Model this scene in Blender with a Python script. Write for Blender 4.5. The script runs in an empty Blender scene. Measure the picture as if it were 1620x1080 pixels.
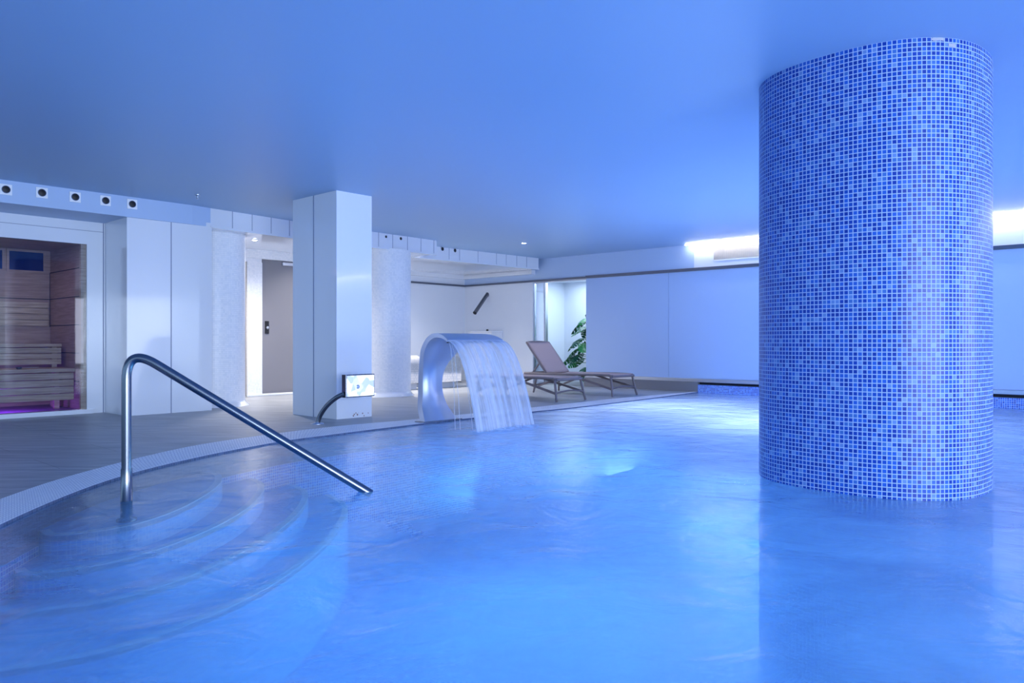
import bpy, bmesh, math, random
from mathutils import Vector, noise
random.seed(7)
S = bpy.context.scene
COL = S.collection

# ---------------------------------------------------------------- camera, world, exposure
cam_d = bpy.data.cameras.new('camera'); cam = bpy.data.objects.new('camera', cam_d); COL.objects.link(cam)
cam.location = (0, 0, 0.90); cam.rotation_euler = (math.radians(90), 0, 0)
cam_d.sensor_width = 36; cam_d.lens = 36 * 1200 / 1620; cam_d.clip_end = 200
S.camera = cam
S.view_settings.view_transform = 'Standard'; S.view_settings.look = 'None'
S.view_settings.exposure = 0.0; S.view_settings.gamma = 1; S.view_settings.use_curve_mapping = False
wd = bpy.data.worlds.new('world'); S.world = wd; wd.use_nodes = True
wd.node_tree.nodes['Background'].inputs[0].default_value = (0.38, 0.65, 1.0, 1)
wd.node_tree.nodes['Background'].inputs[1].default_value = 1.5

# building grid: A runs away to the left, B away to the right
AX, AY, BX, BY = -0.7374, 0.6755, 0.6755, 0.7374
def P(a, b, z=0.0): return Vector((a*AX + b*BX, a*AY + b*BY, z))
A = Vector((AX, AY, 0)); B = Vector((BX, BY, 0)); Z = Vector((0, 0, 1))
def on_a(u, a):            # b where the column of sight u meets the wall plane a
    k = (u-810)/1200; D = a/(AY + AX*k); return (BY + BX*k)*D, D
def on_b(u, b):
    k = (u-810)/1200; D = b/(BY + BX*k); return (AY + AX*k)*D, D

def area(name, loc, direction, sx, sy, power, color, spread=None):
    l = bpy.data.lights.new(name, 'AREA'); l.shape = 'RECTANGLE'; l.size = sx; l.size_y = sy
    l.energy = power; l.color = color
    if spread: l.spread = math.radians(spread)
    o = bpy.data.objects.new(name, l); COL.objects.link(o); o.location = loc
    o.rotation_euler = Vector(direction).to_track_quat('-Z', 'Y').to_euler()
    return o
# unseen fill lights added right of the pool and behind the camera
area('right_fill', (11.8, 3.0, 1.25), (-1, 0.15, -0.1), 4.5, 2.2, 170, (0.78, 0.80, 1.0))
area('front_fill', (4.4, -3.8, 1.2), (-0.62, 1, -0.16), 8.5, 2.3, 660, (0.68, 0.80, 1.0), 150)
# blue pool lamps under the water
PUP, PDN = .46, .92
for x, y, p in ((1.2, 2.4, 6), (0.4, 5.6, 45), (3.2, 8.6, 230), (7.2, 5.6, 40), (2.2, 10.8, 170), (5.4, 3.2, 10)):
    area('pool_lamp', (x, y, -1.05), (0, 0, 1), 1.6, 1.6, p*PUP, (0.62, 0.78, 1.0) if p > 100 else (0.26, 0.70, 1.0))
for x, y, p in ((0.4, 2.6, 40), (0.2, 6.0, 35), (3.0, 8.2, 60), (4.8, 3.2, 45), (3.4, 11.2, 40), (7.5, 6.5, 60)):
    area('pool_lamp_down', (x, y, -0.35), (0, 0, -1), 1.8, 1.8, p*PDN, (0.30, 0.78, 1.0))
area('step_fill', (-0.2, 4.9, -0.24), (-1, 0, -0.02), 1.6, .3, 12, (0.30, 0.70, 1.0))  # extra underwater fill, added to brighten the steps

# ---------------------------------------------------------------- materials
def sr(c):                 # 0-255 display colour -> linear
    return tuple(((v/255+0.055)/1.055)**2.4 if v/255 > 0.04045 else v/255/12.92 for v in c) + (1,)
def nt(name):
    m = bpy.data.materials.new(name); m.use_nodes = True; t = m.node_tree
    return m, t, t.nodes['Principled BSDF']
def plain(name, c, rough=0.5, metal=0.0, coat=0.0, spec=0.5, bump=0.0, bscale=40):
    m, t, p = nt(name)
    p.inputs['Base Color'].default_value = c; p.inputs['Roughness'].default_value = rough
    p.inputs['Metallic'].default_value = metal; p.inputs['Coat Weight'].default_value = coat
    p.inputs['Coat Roughness'].default_value = 0.06
    p.inputs['Specular IOR Level'].default_value = spec
    n = t.nodes.new('ShaderNodeTexNoise'); n.inputs['Scale'].default_value = bscale
    tc = t.nodes.new('ShaderNodeTexCoord'); t.links.new(tc.outputs['Object'], n.inputs['Vector'])
    if bump:
        b = t.nodes.new('ShaderNodeBump'); b.inputs['Strength'].default_value = bump; b.inputs['Distance'].default_value = 0.01
        t.links.new(n.outputs['Fac'], b.inputs['Height']); t.links.new(b.outputs['Normal'], p.inputs['Normal'])
    mr = t.nodes.new('ShaderNodeMapRange'); mr.inputs['To Min'].default_value = max(0, rough-0.03); mr.inputs['To Max'].default_value = rough+0.03
    t.links.new(n.outputs['Fac'], mr.inputs['Value']); t.links.new(mr.outputs['Result'], p.inputs['Roughness'])
    return m
def emit(name, c, s):
    m = bpy.data.materials.new(name); m.use_nodes = True; t = m.node_tree
    t.nodes.remove(t.nodes['Principled BSDF']); e = t.nodes.new('ShaderNodeEmission')
    e.inputs[0].default_value = c; e.inputs[1].default_value = s
    t.links.new(e.outputs[0], t.nodes['Material Output'].inputs[0]); return m
def N(t, k, **kw):
    n = t.nodes.new(k)
    for a_, v in kw.items(): setattr(n, a_, v)
    return n
def mth(t, op, a_, b_=None):
    n = N(t, 'ShaderNodeMath', operation=op)
    for i, v in enumerate((a_, b_)):
        if v is None: continue
        if isinstance(v, (int, float)): n.inputs[i].default_value = v
        else: t.links.new(v, n.inputs[i])
    return n.outputs[0]
def mosaic(name, cols, grout, pitch=0.0262, joint=0.11, rough=0.30, groutr=0.6, bump=0.4, patch=False):
    """small square glass tiles laid along the UV map, which is in metres"""
    m, t, p = nt(name)
    uv = N(t, 'ShaderNodeUVMap'); uv.uv_map = 'UVMap'
    sep = N(t, 'ShaderNodeSeparateXYZ'); t.links.new(uv.outputs[0], sep.inputs[0])
    us = mth(t, 'DIVIDE', sep.outputs[0], pitch); vs = mth(t, 'DIVIDE', sep.outputs[1], pitch)
    fu = mth(t, 'FRACT', us); fv = mth(t, 'FRACT', vs)
    cu = mth(t, 'ABSOLUTE', mth(t, 'SUBTRACT', fu, 0.5)); cv = mth(t, 'ABSOLUTE', mth(t, 'SUBTRACT', fv, 0.5))
    mx = mth(t, 'MAXIMUM', cu, cv)
    mask = mth(t, 'GREATER_THAN', mx, 0.5-joint)          # 1 in the joints
    cmb = N(t, 'ShaderNodeCombineXYZ'); t.links.new(mth(t, 'FLOOR', us), cmb.inputs[0]); t.links.new(mth(t, 'FLOOR', vs), cmb.inputs[1])
    wn = N(t, 'ShaderNodeTexWhiteNoise'); t.links.new(cmb.outputs[0], wn.inputs[0])
    cr = N(t, 'ShaderNodeValToRGB'); cr.color_ramp.interpolation = 'CONSTANT'
    el = cr.color_ramp.elements
    while len(el) > 1: el.remove(el[-1])
    el[0].position = 0; el[0].color = cols[0][1]
    for ps, c in cols[1:]:
        e = el.new(ps); e.color = c
    t.links.new(wn.outputs['Value'], cr.inputs[0])
    mix = N(t, 'ShaderNodeMix', data_type='RGBA'); t.links.new(mask, mix.inputs['Factor'])
    t.links.new(cr.outputs[0], mix.inputs['A']); mix.inputs['B'].default_value = grout
    out = mix.outputs['Result']
    t.links.new(out, p.inputs['Base Color'])
    rg = N(t, 'ShaderNodeMapRange'); rg.inputs['To Min'].default_value = rough; rg.inputs['To Max'].default_value = groutr
    p.inputs['Specular IOR Level'].default_value = 0.30
    t.links.new(mask, rg.inputs['Value']); t.links.new(rg.outputs[0], p.inputs['Roughness'])
    if bump:
        # every tile tilts a little its own way, so gloss breaks up tile by tile
        sub = N(t, 'ShaderNodeVectorMath', operation='SUBTRACT'); t.links.new(wn.outputs['Color'], sub.inputs[0]); sub.inputs[1].default_value = (.5, .5, .5)
        sc = N(t, 'ShaderNodeVectorMath', operation='SCALE'); t.links.new(sub.outputs[0], sc.inputs[0]); sc.inputs['Scale'].default_value = 0.10*bump
        ge = N(t, 'ShaderNodeNewGeometry'); ad = N(t, 'ShaderNodeVectorMath', operation='ADD')
        t.links.new(ge.outputs['Normal'], ad.inputs[0]); t.links.new(sc.outputs[0], ad.inputs[1])
        nn = N(t, 'ShaderNodeVectorMath', operation='NORMALIZE'); t.links.new(ad.outputs[0], nn.inputs[0])
        t.links.new(nn.outputs[0], p.inputs['Normal'])
    return m

M = {}
M['plate'] = plain('bright_plate', sr((246, 247, 252)), 0.3)
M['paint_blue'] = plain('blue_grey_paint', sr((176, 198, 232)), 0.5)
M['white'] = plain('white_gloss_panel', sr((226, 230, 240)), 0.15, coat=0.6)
M['paint'] = plain('white_paint', sr((222, 228, 240)), 0.6)
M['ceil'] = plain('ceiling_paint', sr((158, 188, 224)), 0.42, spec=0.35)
M['blind'] = plain('frosted_blue_panel', sr((176, 200, 240)), 0.38)
M['joint'] = plain('joint', sr((96, 112, 150)), 0.6)
M['steel'] = plain('brushed_steel', sr((120, 124, 134)), 0.22, 1.0)
M['steel_l'] = plain('satin_steel', sr((205, 210, 222)), 0.33, 1.0)
M['satin'] = plain('satin_steel_sheet', sr((205, 210, 224)), 0.46, 0.9)
M['track'] = plain('dark_track', sr((110, 115, 130)), 0.3, 0.8)
M['black'] = plain('black_rubber', sr((10, 12, 24)), 0.5)
M['dark'] = plain('dark_gap', sr((22, 26, 40)), 0.7)
M['stone'] = plain('grey_stone', sr((128, 128, 136)), 0.5, bump=0.2)
M['grey_door'] = plain('grey_door', sr((128, 128, 138)), 0.55, spec=0.25)
M['brown'] = plain('brown_veneer', sr((150, 135, 120)), 0.5)
M['lfab'] = plain('taupe_mesh_fabric', sr((176, 158, 160)), 0.85, bump=0.3, bscale=400)
M['lfr'] = plain('taupe_frame', sr((112, 104, 112)), 0.45)
M['louvre'] = plain('cream_louvre', sr((236, 230, 224)), 0.5)
M['leaf'] = plain('leaf_green', sr((28, 120, 62)), 0.35)
M['leafd'] = plain('leaf_dark', sr((18, 84, 66)), 0.35)
M['stem'] = plain('stem_green', sr((60, 110, 50)), 0.5)
M['pot'] = plain('white_pot', sr((225, 228, 232)), 0.4)
M['soil'] = plain('soil', sr((60, 45, 35)), 0.9)
M['wood'] = None
M['led'] = emit('warm_led', (1.0, 0.92, 0.84, 1), 34)
M['spot'] = emit('spot_lens', (1.0, 0.97, 0.95, 1), 60)
M['purple'] = emit('purple_led', (0.30, 0.03, 1.0, 1), 2.2)
M['win'] = plain('dark_blue_glass', sr((18, 40, 100)), 0.12)
blues = [(0, sr((12, 54, 148))), (.22, sr((16, 62, 160))), (.45, sr((20, 72, 168))), (.65, sr((36, 90, 186))),
         (.84, sr((60, 106, 180))), (.95, sr((96, 132, 194)))]
M['mos'] = mosaic('blue_mosaic', blues, sr((160, 182, 216)), joint=.10)
M['mosfine'] = mosaic('blue_pool_mosaic', [(0, sr((30, 80, 190))), (.4, sr((50, 110, 215))), (.75, sr((80, 140, 225)))], sr((190, 208, 235)))
M['mosdark'] = mosaic('grey_mosaic', [(0, sr((66, 78, 108))), (.5, sr((80, 94, 124))), (.8, sr((58, 70, 100)))], sr((110, 122, 150)), joint=0.08)
M['mosstep'] = mosaic('step_mosaic', [(0, sr((120, 172, 232))), (.5, sr((134, 184, 238)))], sr((165, 200, 240)), joint=0.08, bump=0)
M['mosnose'] = mosaic('step_nosing', [(0, sr((232, 238, 245))), (.5, sr((222, 230, 240)))], sr((240, 244, 250)), joint=0.08, bump=0)
M['moswhite'] = mosaic('white_mosaic', [(0, sr((238, 240, 246))), (.4, sr((233, 236, 243))), (.8, sr((228, 232, 240)))], sr((216, 220, 230)), joint=0.06, bump=.35)
M['coping'] = mosaic('coping_grating', [(0, sr((250, 250, 254))), (.5, sr((244, 245, 250)))], sr((205, 208, 222)), pitch=0.03, joint=0.10, rough=0.4, bump=0)
M['bench'] = mosaic('bench_mosaic', [(0, sr((215, 215, 220))), (.5, sr((200, 202, 210)))], sr((180, 184, 195)), joint=0.08, bump=.6)

# deck: large grey stoneware with long brushed streaks
m, t, p = nt('grey_deck_tiles'); M['deck'] = m
tc = N(t, 'ShaderNodeTexCoord')
mp = N(t, 'ShaderNodeMapping'); mp.inputs['Rotation'].default_value = (0, 0, -math.radians(47.5)); t.links.new(tc.outputs['Object'], mp.inputs[0])
mp2 = N(t, 'ShaderNodeMapping'); mp2.inputs['Scale'].default_value = (1.0, 9, 1); t.links.new(tc.outputs['Object'], mp2.inputs[0])
n1 = N(t, 'ShaderNodeTexNoise'); n1.inputs['Scale'].default_value = 1.6; n1.inputs['Detail'].default_value = 8; t.links.new(mp2.outputs[0], n1.inputs['Vector'])
cr = N(t, 'ShaderNodeValToRGB'); cr.color_ramp.elements[0].position = .3; cr.color_ramp.elements[1].position = .72
cr.color_ramp.elements[0].color = sr((134, 140, 150)); cr.color_ramp.elements[1].color = sr((186, 188, 192)); t.links.new(n1.outputs['Fac'], cr.inputs[0])
br = N(t, 'ShaderNodeTexBrick'); br.offset = 0.5; br.inputs['Scale'].default_value = 1; br.inputs['Brick Width'].default_value = 1.2; br.inputs['Row Height'].default_value = 0.6
br.inputs['Mortar Size'].default_value = 0.004; br.inputs['Color1'].default_value = (1, 1, 1, 1); br.inputs['Color2'].default_value = (.9, .9, .9, 1); br.inputs['Mortar'].default_value = (.55, .55, .58, 1)
t.links.new(mp.outputs[0], br.inputs['Vector'])
mu = N(t, 'ShaderNodeMix', data_type='RGBA', blend_type='MULTIPLY'); mu.inputs['Factor'].default_value = 1
t.links.new(cr.outputs[0], mu.inputs['A']); t.links.new(br.outputs['Color'], mu.inputs['B']); t.links.new(mu.outputs['Result'], p.inputs['Base Color'])
p.inputs['Roughness'].default_value = 0.42
bp = N(t, 'ShaderNodeBump'); bp.inputs['Strength'].default_value = .25; bp.inputs['Distance'].default_value = .01
t.links.new(n1.outputs['Fac'], bp.inputs['Height']); t.links.new(bp.outputs['Normal'], p.inputs['Normal'])

def woodmat(name, c1, c2):
    m, t, p = nt(name); tc = N(t, 'ShaderNodeTexCoord')
    mp = N(t, 'ShaderNodeMapping'); mp.inputs['Scale'].default_value = (1.5, 1.5, 22); t.links.new(tc.outputs['Object'], mp.inputs[0])
    n1 = N(t, 'ShaderNodeTexNoise'); n1.inputs['Scale'].default_value = 2.2; n1.inputs['Detail'].default_value = 6; t.links.new(mp.outputs[0], n1.inputs['Vector'])
    cr = N(t, 'ShaderNodeValToRGB'); cr.color_ramp.elements[0].position = .3; cr.color_ramp.elements[1].position = .7
    cr.color_ramp.elements[0].color = c1; cr.color_ramp.elements[1].color = c2
    t.links.new(n1.outputs['Fac'], cr.inputs[0]); t.links.new(cr.outputs[0], p.inputs['Base Color']); p.inputs['Roughness'].default_value = .6
    return m
M['wood'] = woodmat('sauna_wood', sr((150, 125, 112)), sr((180, 155, 138)))
M['woodb'] = woodmat('bench_wood', sr((160, 140, 118)), sr((205, 186, 158)))

# window / sauna glass: thin clear pane
m = bpy.data.materials.new('clear_glass'); m.use_nodes = True; t = m.node_tree; M['glass'] = m
t.nodes.remove(t.nodes['Principled BSDF'])
fr = N(t, 'ShaderNodeFresnel'); fr.inputs[0].default_value = 1.5
tr = N(t, 'ShaderNodeBsdfTransparent'); tr.inputs[0].default_value = (.88, .90, .96, 1)
gl = N(t, 'ShaderNodeBsdfGlossy'); gl.inputs['Roughness'].default_value = .02
mx = N(t, 'ShaderNodeMixShader'); t.links.new(fr.outputs[0], mx.inputs[0]); t.links.new(tr.outputs[0], mx.inputs[1]); t.links.new(gl.outputs[0], mx.inputs[2])
t.links.new(mx.outputs[0], t.nodes['Material Output'].inputs[0])

# pool water: blue, slightly milky, softly rippled
m = bpy.data.materials.new('pool_water'); m.use_nodes = True; t = m.node_tree; M['water'] = m
t.nodes.remove(t.nodes['Principled BSDF'])
tc = N(t, 'ShaderNodeTexCoord')
na = N(t, 'ShaderNodeTexNoise'); na.inputs['Scale'].default_value = 2.6; na.inputs['Detail'].default_value = 4; na.inputs['Distortion'].default_value = .6
nb = N(t, 'ShaderNodeTexNoise'); nb.inputs['Scale'].default_value = 22; nb.inputs['Detail'].default_value = 3
t.links.new(tc.outputs['Object'], na.inputs['Vector']); t.links.new(tc.outputs['Object'], nb.inputs['Vector'])
b1 = N(t, 'ShaderNodeBump'); b1.inputs['Strength'].default_value = .35; b1.inputs['Distance'].default_value = .06; t.links.new(na.outputs['Fac'], b1.inputs['Height'])
b2 = N(t, 'ShaderNodeBump'); b2.inputs['Strength'].default_value = .16; b2.inputs['Distance'].default_value = .012; t.links.new(nb.outputs['Fac'], b2.inputs['Height']); t.links.new(b1.outputs[0], b2.inputs['Normal'])
fr = N(t, 'ShaderNodeFresnel'); fr.inputs[0].default_value = 1.6; t.links.new(b1.outputs[0], fr.inputs['Normal'])
gl = N(t, 'ShaderNodeBsdfGlossy'); gl.inputs['Roughness'].default_value = .24; t.links.new(b2.outputs[0], gl.inputs['Normal'])
tr = N(t, 'ShaderNodeBsdfTransparent'); tr.inputs[0].default_value = (.70, .92, 1, 1)
df = N(t, 'ShaderNodeBsdfDiffuse'); df.inputs[0].default_value = (.43, .76, 1, 1)
tl = N(t, 'ShaderNodeBsdfTranslucent'); tl.inputs[0].default_value = (.43, .76, 1, 1)
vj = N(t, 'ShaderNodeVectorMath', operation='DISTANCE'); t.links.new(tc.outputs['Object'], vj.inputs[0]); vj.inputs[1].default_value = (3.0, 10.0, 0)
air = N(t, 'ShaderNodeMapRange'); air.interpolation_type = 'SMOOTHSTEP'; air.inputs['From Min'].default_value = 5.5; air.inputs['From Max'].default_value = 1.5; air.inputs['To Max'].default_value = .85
t.links.new(vj.outputs['Value'], air.inputs['Value'])   # whitened near the far corner, standing in for bright reflections on the water
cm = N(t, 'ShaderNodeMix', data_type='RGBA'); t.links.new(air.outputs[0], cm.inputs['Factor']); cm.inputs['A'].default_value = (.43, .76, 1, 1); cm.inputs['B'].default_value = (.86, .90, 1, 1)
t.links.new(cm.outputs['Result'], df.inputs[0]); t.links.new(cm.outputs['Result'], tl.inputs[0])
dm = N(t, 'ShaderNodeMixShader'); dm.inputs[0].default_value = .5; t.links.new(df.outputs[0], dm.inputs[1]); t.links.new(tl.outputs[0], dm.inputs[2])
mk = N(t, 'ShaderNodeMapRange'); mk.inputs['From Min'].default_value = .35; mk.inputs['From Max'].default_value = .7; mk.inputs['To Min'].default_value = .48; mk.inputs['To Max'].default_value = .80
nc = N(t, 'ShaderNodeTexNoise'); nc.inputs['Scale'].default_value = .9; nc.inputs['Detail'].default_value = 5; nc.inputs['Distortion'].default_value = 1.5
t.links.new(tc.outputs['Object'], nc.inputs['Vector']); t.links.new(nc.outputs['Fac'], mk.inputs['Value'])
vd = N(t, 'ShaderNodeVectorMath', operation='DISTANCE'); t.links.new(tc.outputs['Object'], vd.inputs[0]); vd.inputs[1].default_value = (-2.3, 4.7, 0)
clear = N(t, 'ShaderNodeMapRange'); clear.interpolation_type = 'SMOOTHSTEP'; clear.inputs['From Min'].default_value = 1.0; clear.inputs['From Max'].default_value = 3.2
clear.inputs['To Min'].default_value = .48; t.links.new(vd.outputs['Value'], clear.inputs['Value'])   # clearer over the steps, milkier further out
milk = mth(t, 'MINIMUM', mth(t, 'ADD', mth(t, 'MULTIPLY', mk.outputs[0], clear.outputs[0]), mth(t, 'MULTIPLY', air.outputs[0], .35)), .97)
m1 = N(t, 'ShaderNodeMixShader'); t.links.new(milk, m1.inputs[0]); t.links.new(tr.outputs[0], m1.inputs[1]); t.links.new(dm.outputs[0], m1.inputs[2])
m2 = N(t, 'ShaderNodeMixShader'); t.links.new(fr.outputs[0], m2.inputs[0]); t.links.new(m1.outputs[0], m2.inputs[1]); t.links.new(gl.outputs[0], m2.inputs[2])
t.links.new(m2.outputs[0], t.nodes['Material Output'].inputs[0])

# falling water and foam
def watermat(name, lo, hi, su, sv, falloff=False):
    m = bpy.data.materials.new(name); m.use_nodes = True; t = m.node_tree
    t.nodes.remove(t.nodes['Principled BSDF'])
    uv = N(t, 'ShaderNodeUVMap'); uv.uv_map = 'UVMap'; mp = N(t, 'ShaderNodeMapping'); mp.inputs['Scale'].default_value = (su, sv, 1); t.links.new(uv.outputs[0], mp.inputs[0])
    n = N(t, 'ShaderNodeTexNoise'); n.inputs['Scale'].default_value = 1; n.inputs['Detail'].default_value = 3; t.links.new(mp.outputs[0], n.inputs['Vector'])
    mr = N(t, 'ShaderNodeMapRange'); mr.inputs['From Min'].default_value = .38; mr.inputs['From Max'].default_value = .66; mr.inputs['To Min'].default_value = lo; mr.inputs['To Max'].default_value = hi
    t.links.new(n.outputs['Fac'], mr.inputs['Value'])
    fac = mr.outputs[0]
    if falloff:
        sp = N(t, 'ShaderNodeSeparateXYZ'); t.links.new(uv.outputs[0], sp.inputs[0]); pass
        at = N(t, 'ShaderNodeAttribute'); at.attribute_name = 'cover'; fac = mth(t, 'MULTIPLY', fac, at.outputs['Fac'])
    df = N(t, 'ShaderNodeBsdfDiffuse'); df.inputs[0].default_value = (.92, .94, 1, 1)
    tl = N(t, 'ShaderNodeBsdfTranslucent'); tl.inputs[0].default_value = (.92, .94, 1, 1)
    dm = N(t, 'ShaderNodeMixShader'); dm.inputs[0].default_value = .5; t.links.new(df.outputs[0], dm.inputs[1]); t.links.new(tl.outputs[0], dm.inputs[2])
    tr = N(t, 'ShaderNodeBsdfTransparent'); tr.inputs[0].default_value = (.96, .98, 1, 1)
    mx = N(t, 'ShaderNodeMixShader'); t.links.new(fac, mx.inputs[0]); t.links.new(tr.outputs[0], mx.inputs[1]); t.links.new(dm.outputs[0], mx.inputs[2])
    t.links.new(mx.outputs[0], t.nodes['Material Output'].inputs[0]); return m
M['fall'] = watermat('falling_water', .28, .88, 15, .8)
M['foam'] = watermat('foam', .25, .9, 7, 7, True)

# ---------------------------------------------------------------- helpers
class MB:
    def __init__(s): s.v = []; s.f = []; s.uv = []; s.mi = []; s.sm = []
    def quad(s, pts, uv=None, mi=0, sm=False):
        i = len(s.v); s.v += [Vector(q) for q in pts]; s.f.append(tuple(range(i, i+len(pts)))); s.uv.append(uv); s.mi.append(mi); s.sm.append(sm)
    def mesh(s, verts, faces, uvs=None, mi=0, sm=False):
        i = len(s.v); s.v += [Vector(q) for q in verts]
        for k, f in enumerate(faces):
            s.f.append(tuple(i+j for j in f)); s.uv.append(uvs[k] if uvs else None); s.mi.append(mi); s.sm.append(sm)
    def box8(s, c, mi=0):   # c: 4 bottom (ccw from above), 4 top
        s.mesh(c, [(3, 2, 1, 0), (4, 5, 6, 7), (0, 1, 5, 4), (1, 2, 6, 5), (2, 3, 7, 6), (3, 0, 4, 7)], mi=mi)
    def box(s, a0, a1, b0, b1, z0, z1, mi=0):      # in the building grid
        s.box8([P(a1, b0, z0), P(a0, b0, z0), P(a0, b1, z0), P(a1, b1, z0), P(a1, b0, z1), P(a0, b0, z1), P(a0, b1, z1), P(a1, b1, z1)], mi)
    def xbox(s, x0, x1, y0, y1, z0, z1, mi=0):
        s.box8([Vector(q) for q in ((x0, y0, z0), (x1, y0, z0), (x1, y1, z0), (x0, y1, z0), (x0, y0, z1), (x1, y0, z1), (x1, y1, z1), (x0, y1, z1))], mi)
    def tube(s, pts, r, seg=20, mi=0, cap=True, up=None):
        pts = [Vector(q) for q in pts]; rs = r if isinstance(r, (list, tuple)) else [r]*len(pts); rings = []
        x = None; L = 0; Ls = [0]
        for i in range(1, len(pts)): L += (pts[i]-pts[i-1]).length; Ls.append(L)
        for i, q in enumerate(pts):
            d = ((pts[min(i+1, len(pts)-1)]-q).normalized() + (q-pts[max(i-1, 0)]).normalized()).normalized()
            if x is None: x = d.orthogonal().normalized()
            x = (x - d*x.dot(d)).normalized(); y = d.cross(x)
            rings.append([q + (x*math.cos(2*math.pi*k/seg) + y*math.sin(2*math.pi*k/seg))*rs[i] for k in range(seg)])
        V = [w for rg in rings for w in rg]; F = []; U = []
        for i in range(len(pts)-1):
            for k in range(seg):
                k2 = (k+1) % seg; F.append((i*seg+k, i*seg+k2, (i+1)*seg+k2, (i+1)*seg+k)); c = 2*math.pi*rs[i]/seg
                U.append([(k*c, Ls[i]), ((k+1)*c, Ls[i]), ((k+1)*c, Ls[i+1]), (k*c, Ls[i+1])])
        s.mesh(V, F, U, mi, True)
        if cap:
            s.quad(list(reversed(rings[0])), None, mi); s.quad(rings[-1], None, mi)
    def bar(s, p, q, w, h, mi=0, side=None):       # rectangular bar between two points
        p, q = Vector(p), Vector(q); d = (q-p).normalized()
        x = (side if side is not None else Z.cross(d))
        if x.length < 1e-4: x = A
        x = (x - d*x.dot(d)).normalized(); y = d.cross(x)
        c = [p+x*w/2*sx+y*h/2*sy for sx, sy in ((-1, -1), (1, -1), (1, 1), (-1, 1))] + [q+x*w/2*sx+y*h/2*sy for sx, sy in ((-1, -1), (1, -1), (1, 1), (-1, 1))]
        s.box8(c, mi)
    def lathe(s, c, prof, seg=40, mi=0, axis=None, cap=True, sm=True):
        c = Vector(c); az = Vector(axis).normalized() if axis is not None else Z
        x = az.orthogonal().normalized() if axis is not None else Vector((1, 0, 0)); y = az.cross(x)
        V = []; F = []; U = []; rmax = max(r for r, _ in prof); L = [0]
        for i in range(1, len(prof)): L.append(L[-1] + math.hypot(prof[i][0]-prof[i-1][0], prof[i][1]-prof[i-1][1]))
        for r, z in prof:
            for k in range(seg): V.append(c + az*z + (x*math.cos(2*math.pi*k/seg)+y*math.sin(2*math.pi*k/seg))*r)
        for i in range(len(prof)-1):
            for k in range(seg):
                k2 = (k+1) % seg; F.append((i*seg+k, i*seg+k2, (i+1)*seg+k2, (i+1)*seg+k)); w = 2*math.pi*rmax/seg
                U.append([(k*w, L[i]), ((k+1)*w, L[i]), ((k+1)*w, L[i+1]), (k*w, L[i+1])])
        s.mesh(V, F, U, mi, sm)
        if cap:
            n = len(prof)-1
            if prof[0][0] > 1e-4: s.quad([V[k] for k in reversed(range(seg))], None, mi)
            if prof[n][0] > 1e-4: s.quad([V[n*seg+k] for k in range(seg)], None, mi)
    def poly(s, pts2, z, mi=0, up=True, holes=()):  # filled flat polygon from world xy points
        bm = bmesh.new(); es = []
        for lp in [pts2]+list(holes):
            vs = [bm.verts.new((q[0], q[1], z)) for q in lp]
            es += [bm.edges.new((vs[i], vs[(i+1) % len(vs)])) for i in range(len(vs))]
        bmesh.ops.triangle_fill(bm, use_beauty=True, use_dissolve=False, edges=es)
        bm.verts.index_update()
        V = [v.co.copy() for v in bm.verts]; F = []
        for f in bm.faces:
            idx = [v.index for v in f.verts]; f.normal_update()
            if (f.normal.z > 0) != up: idx.reverse()
            F.append(tuple(idx))
        bm.free(); s.mesh(V, F, None, mi)
    def build(s, name, mats, parent=None, origin=None, bevel=0, weld=False):
        if origin is None:
            if parent is not None: origin = Vector((0, 0, 0))
            else:
                xs = [q.x for q in s.v]; ys = [q.y for q in s.v]; zs = [q.z for q in s.v]
                origin = Vector(((min(xs)+max(xs))/2, (min(ys)+max(ys))/2, min(zs)))
        base = Vector((0, 0, 0)); q_ = parent
        while q_ is not None: base += q_.location; q_ = q_.parent
        off = base + (origin if parent is not None else origin)
        me = bpy.data.meshes.new(name); me.from_pydata([q-off for q in s.v], [], s.f)
        mats = mats if isinstance(mats, (list, tuple)) else [mats]
        for mm in mats: me.materials.append(mm)
        ul = me.uv_layers.new(name='UVMap')
        for pi, pl in enumerate(me.polygons):
            pl.material_index = s.mi[pi]; pl.use_smooth = s.sm[pi]
            pts = [s.v[k] for k in s.f[pi]]
            if s.uv[pi]: uu = s.uv[pi]
            else:
                n = pl.normal
                if abs(n.z) > .7: uu = [(q.dot(A), q.dot(B)) for q in pts]
                else:
                    h = Z.cross(n); h = h.normalized() if h.length > 1e-6 else A; uu = [(q.dot(h), q.z) for q in pts]
            for j, li in enumerate(pl.loop_indices): ul.data[li].uv = uu[j]
        o = bpy.data.objects.new(name, me); COL.objects.link(o); o.location = origin
        if parent is not None: o.parent = parent
        if weld or bevel:
            w = o.modifiers.new('weld', 'WELD'); w.merge_threshold = 1e-4
        if bevel:
            bv = o.modifiers.new('bevel', 'BEVEL'); bv.width = bevel; bv.segments = 2; bv.limit_method = 'ANGLE'; bv.angle_limit = math.radians(40)
        return o
def tag(o, label=None, cat=None, group=None, kind=None):
    if label: o['label'] = label
    if cat: o['category'] = cat
    if group: o['group'] = group
    if kind: o['kind'] = kind
    return o
def thing(name, label, cat, loc, group=None, kind=None):
    o = bpy.data.objects.new(name, None); COL.objects.link(o); o.location = loc; o.empty_display_size = .1
    return tag(o, label, cat, group, kind)
def struct(name, mb, mats, label=None, cat=None, **k):
    o = mb.build(name, mats, **k); o['kind'] = 'structure'
    if label: o['label'] = label
    if cat: o['category'] = cat
    return o
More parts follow.
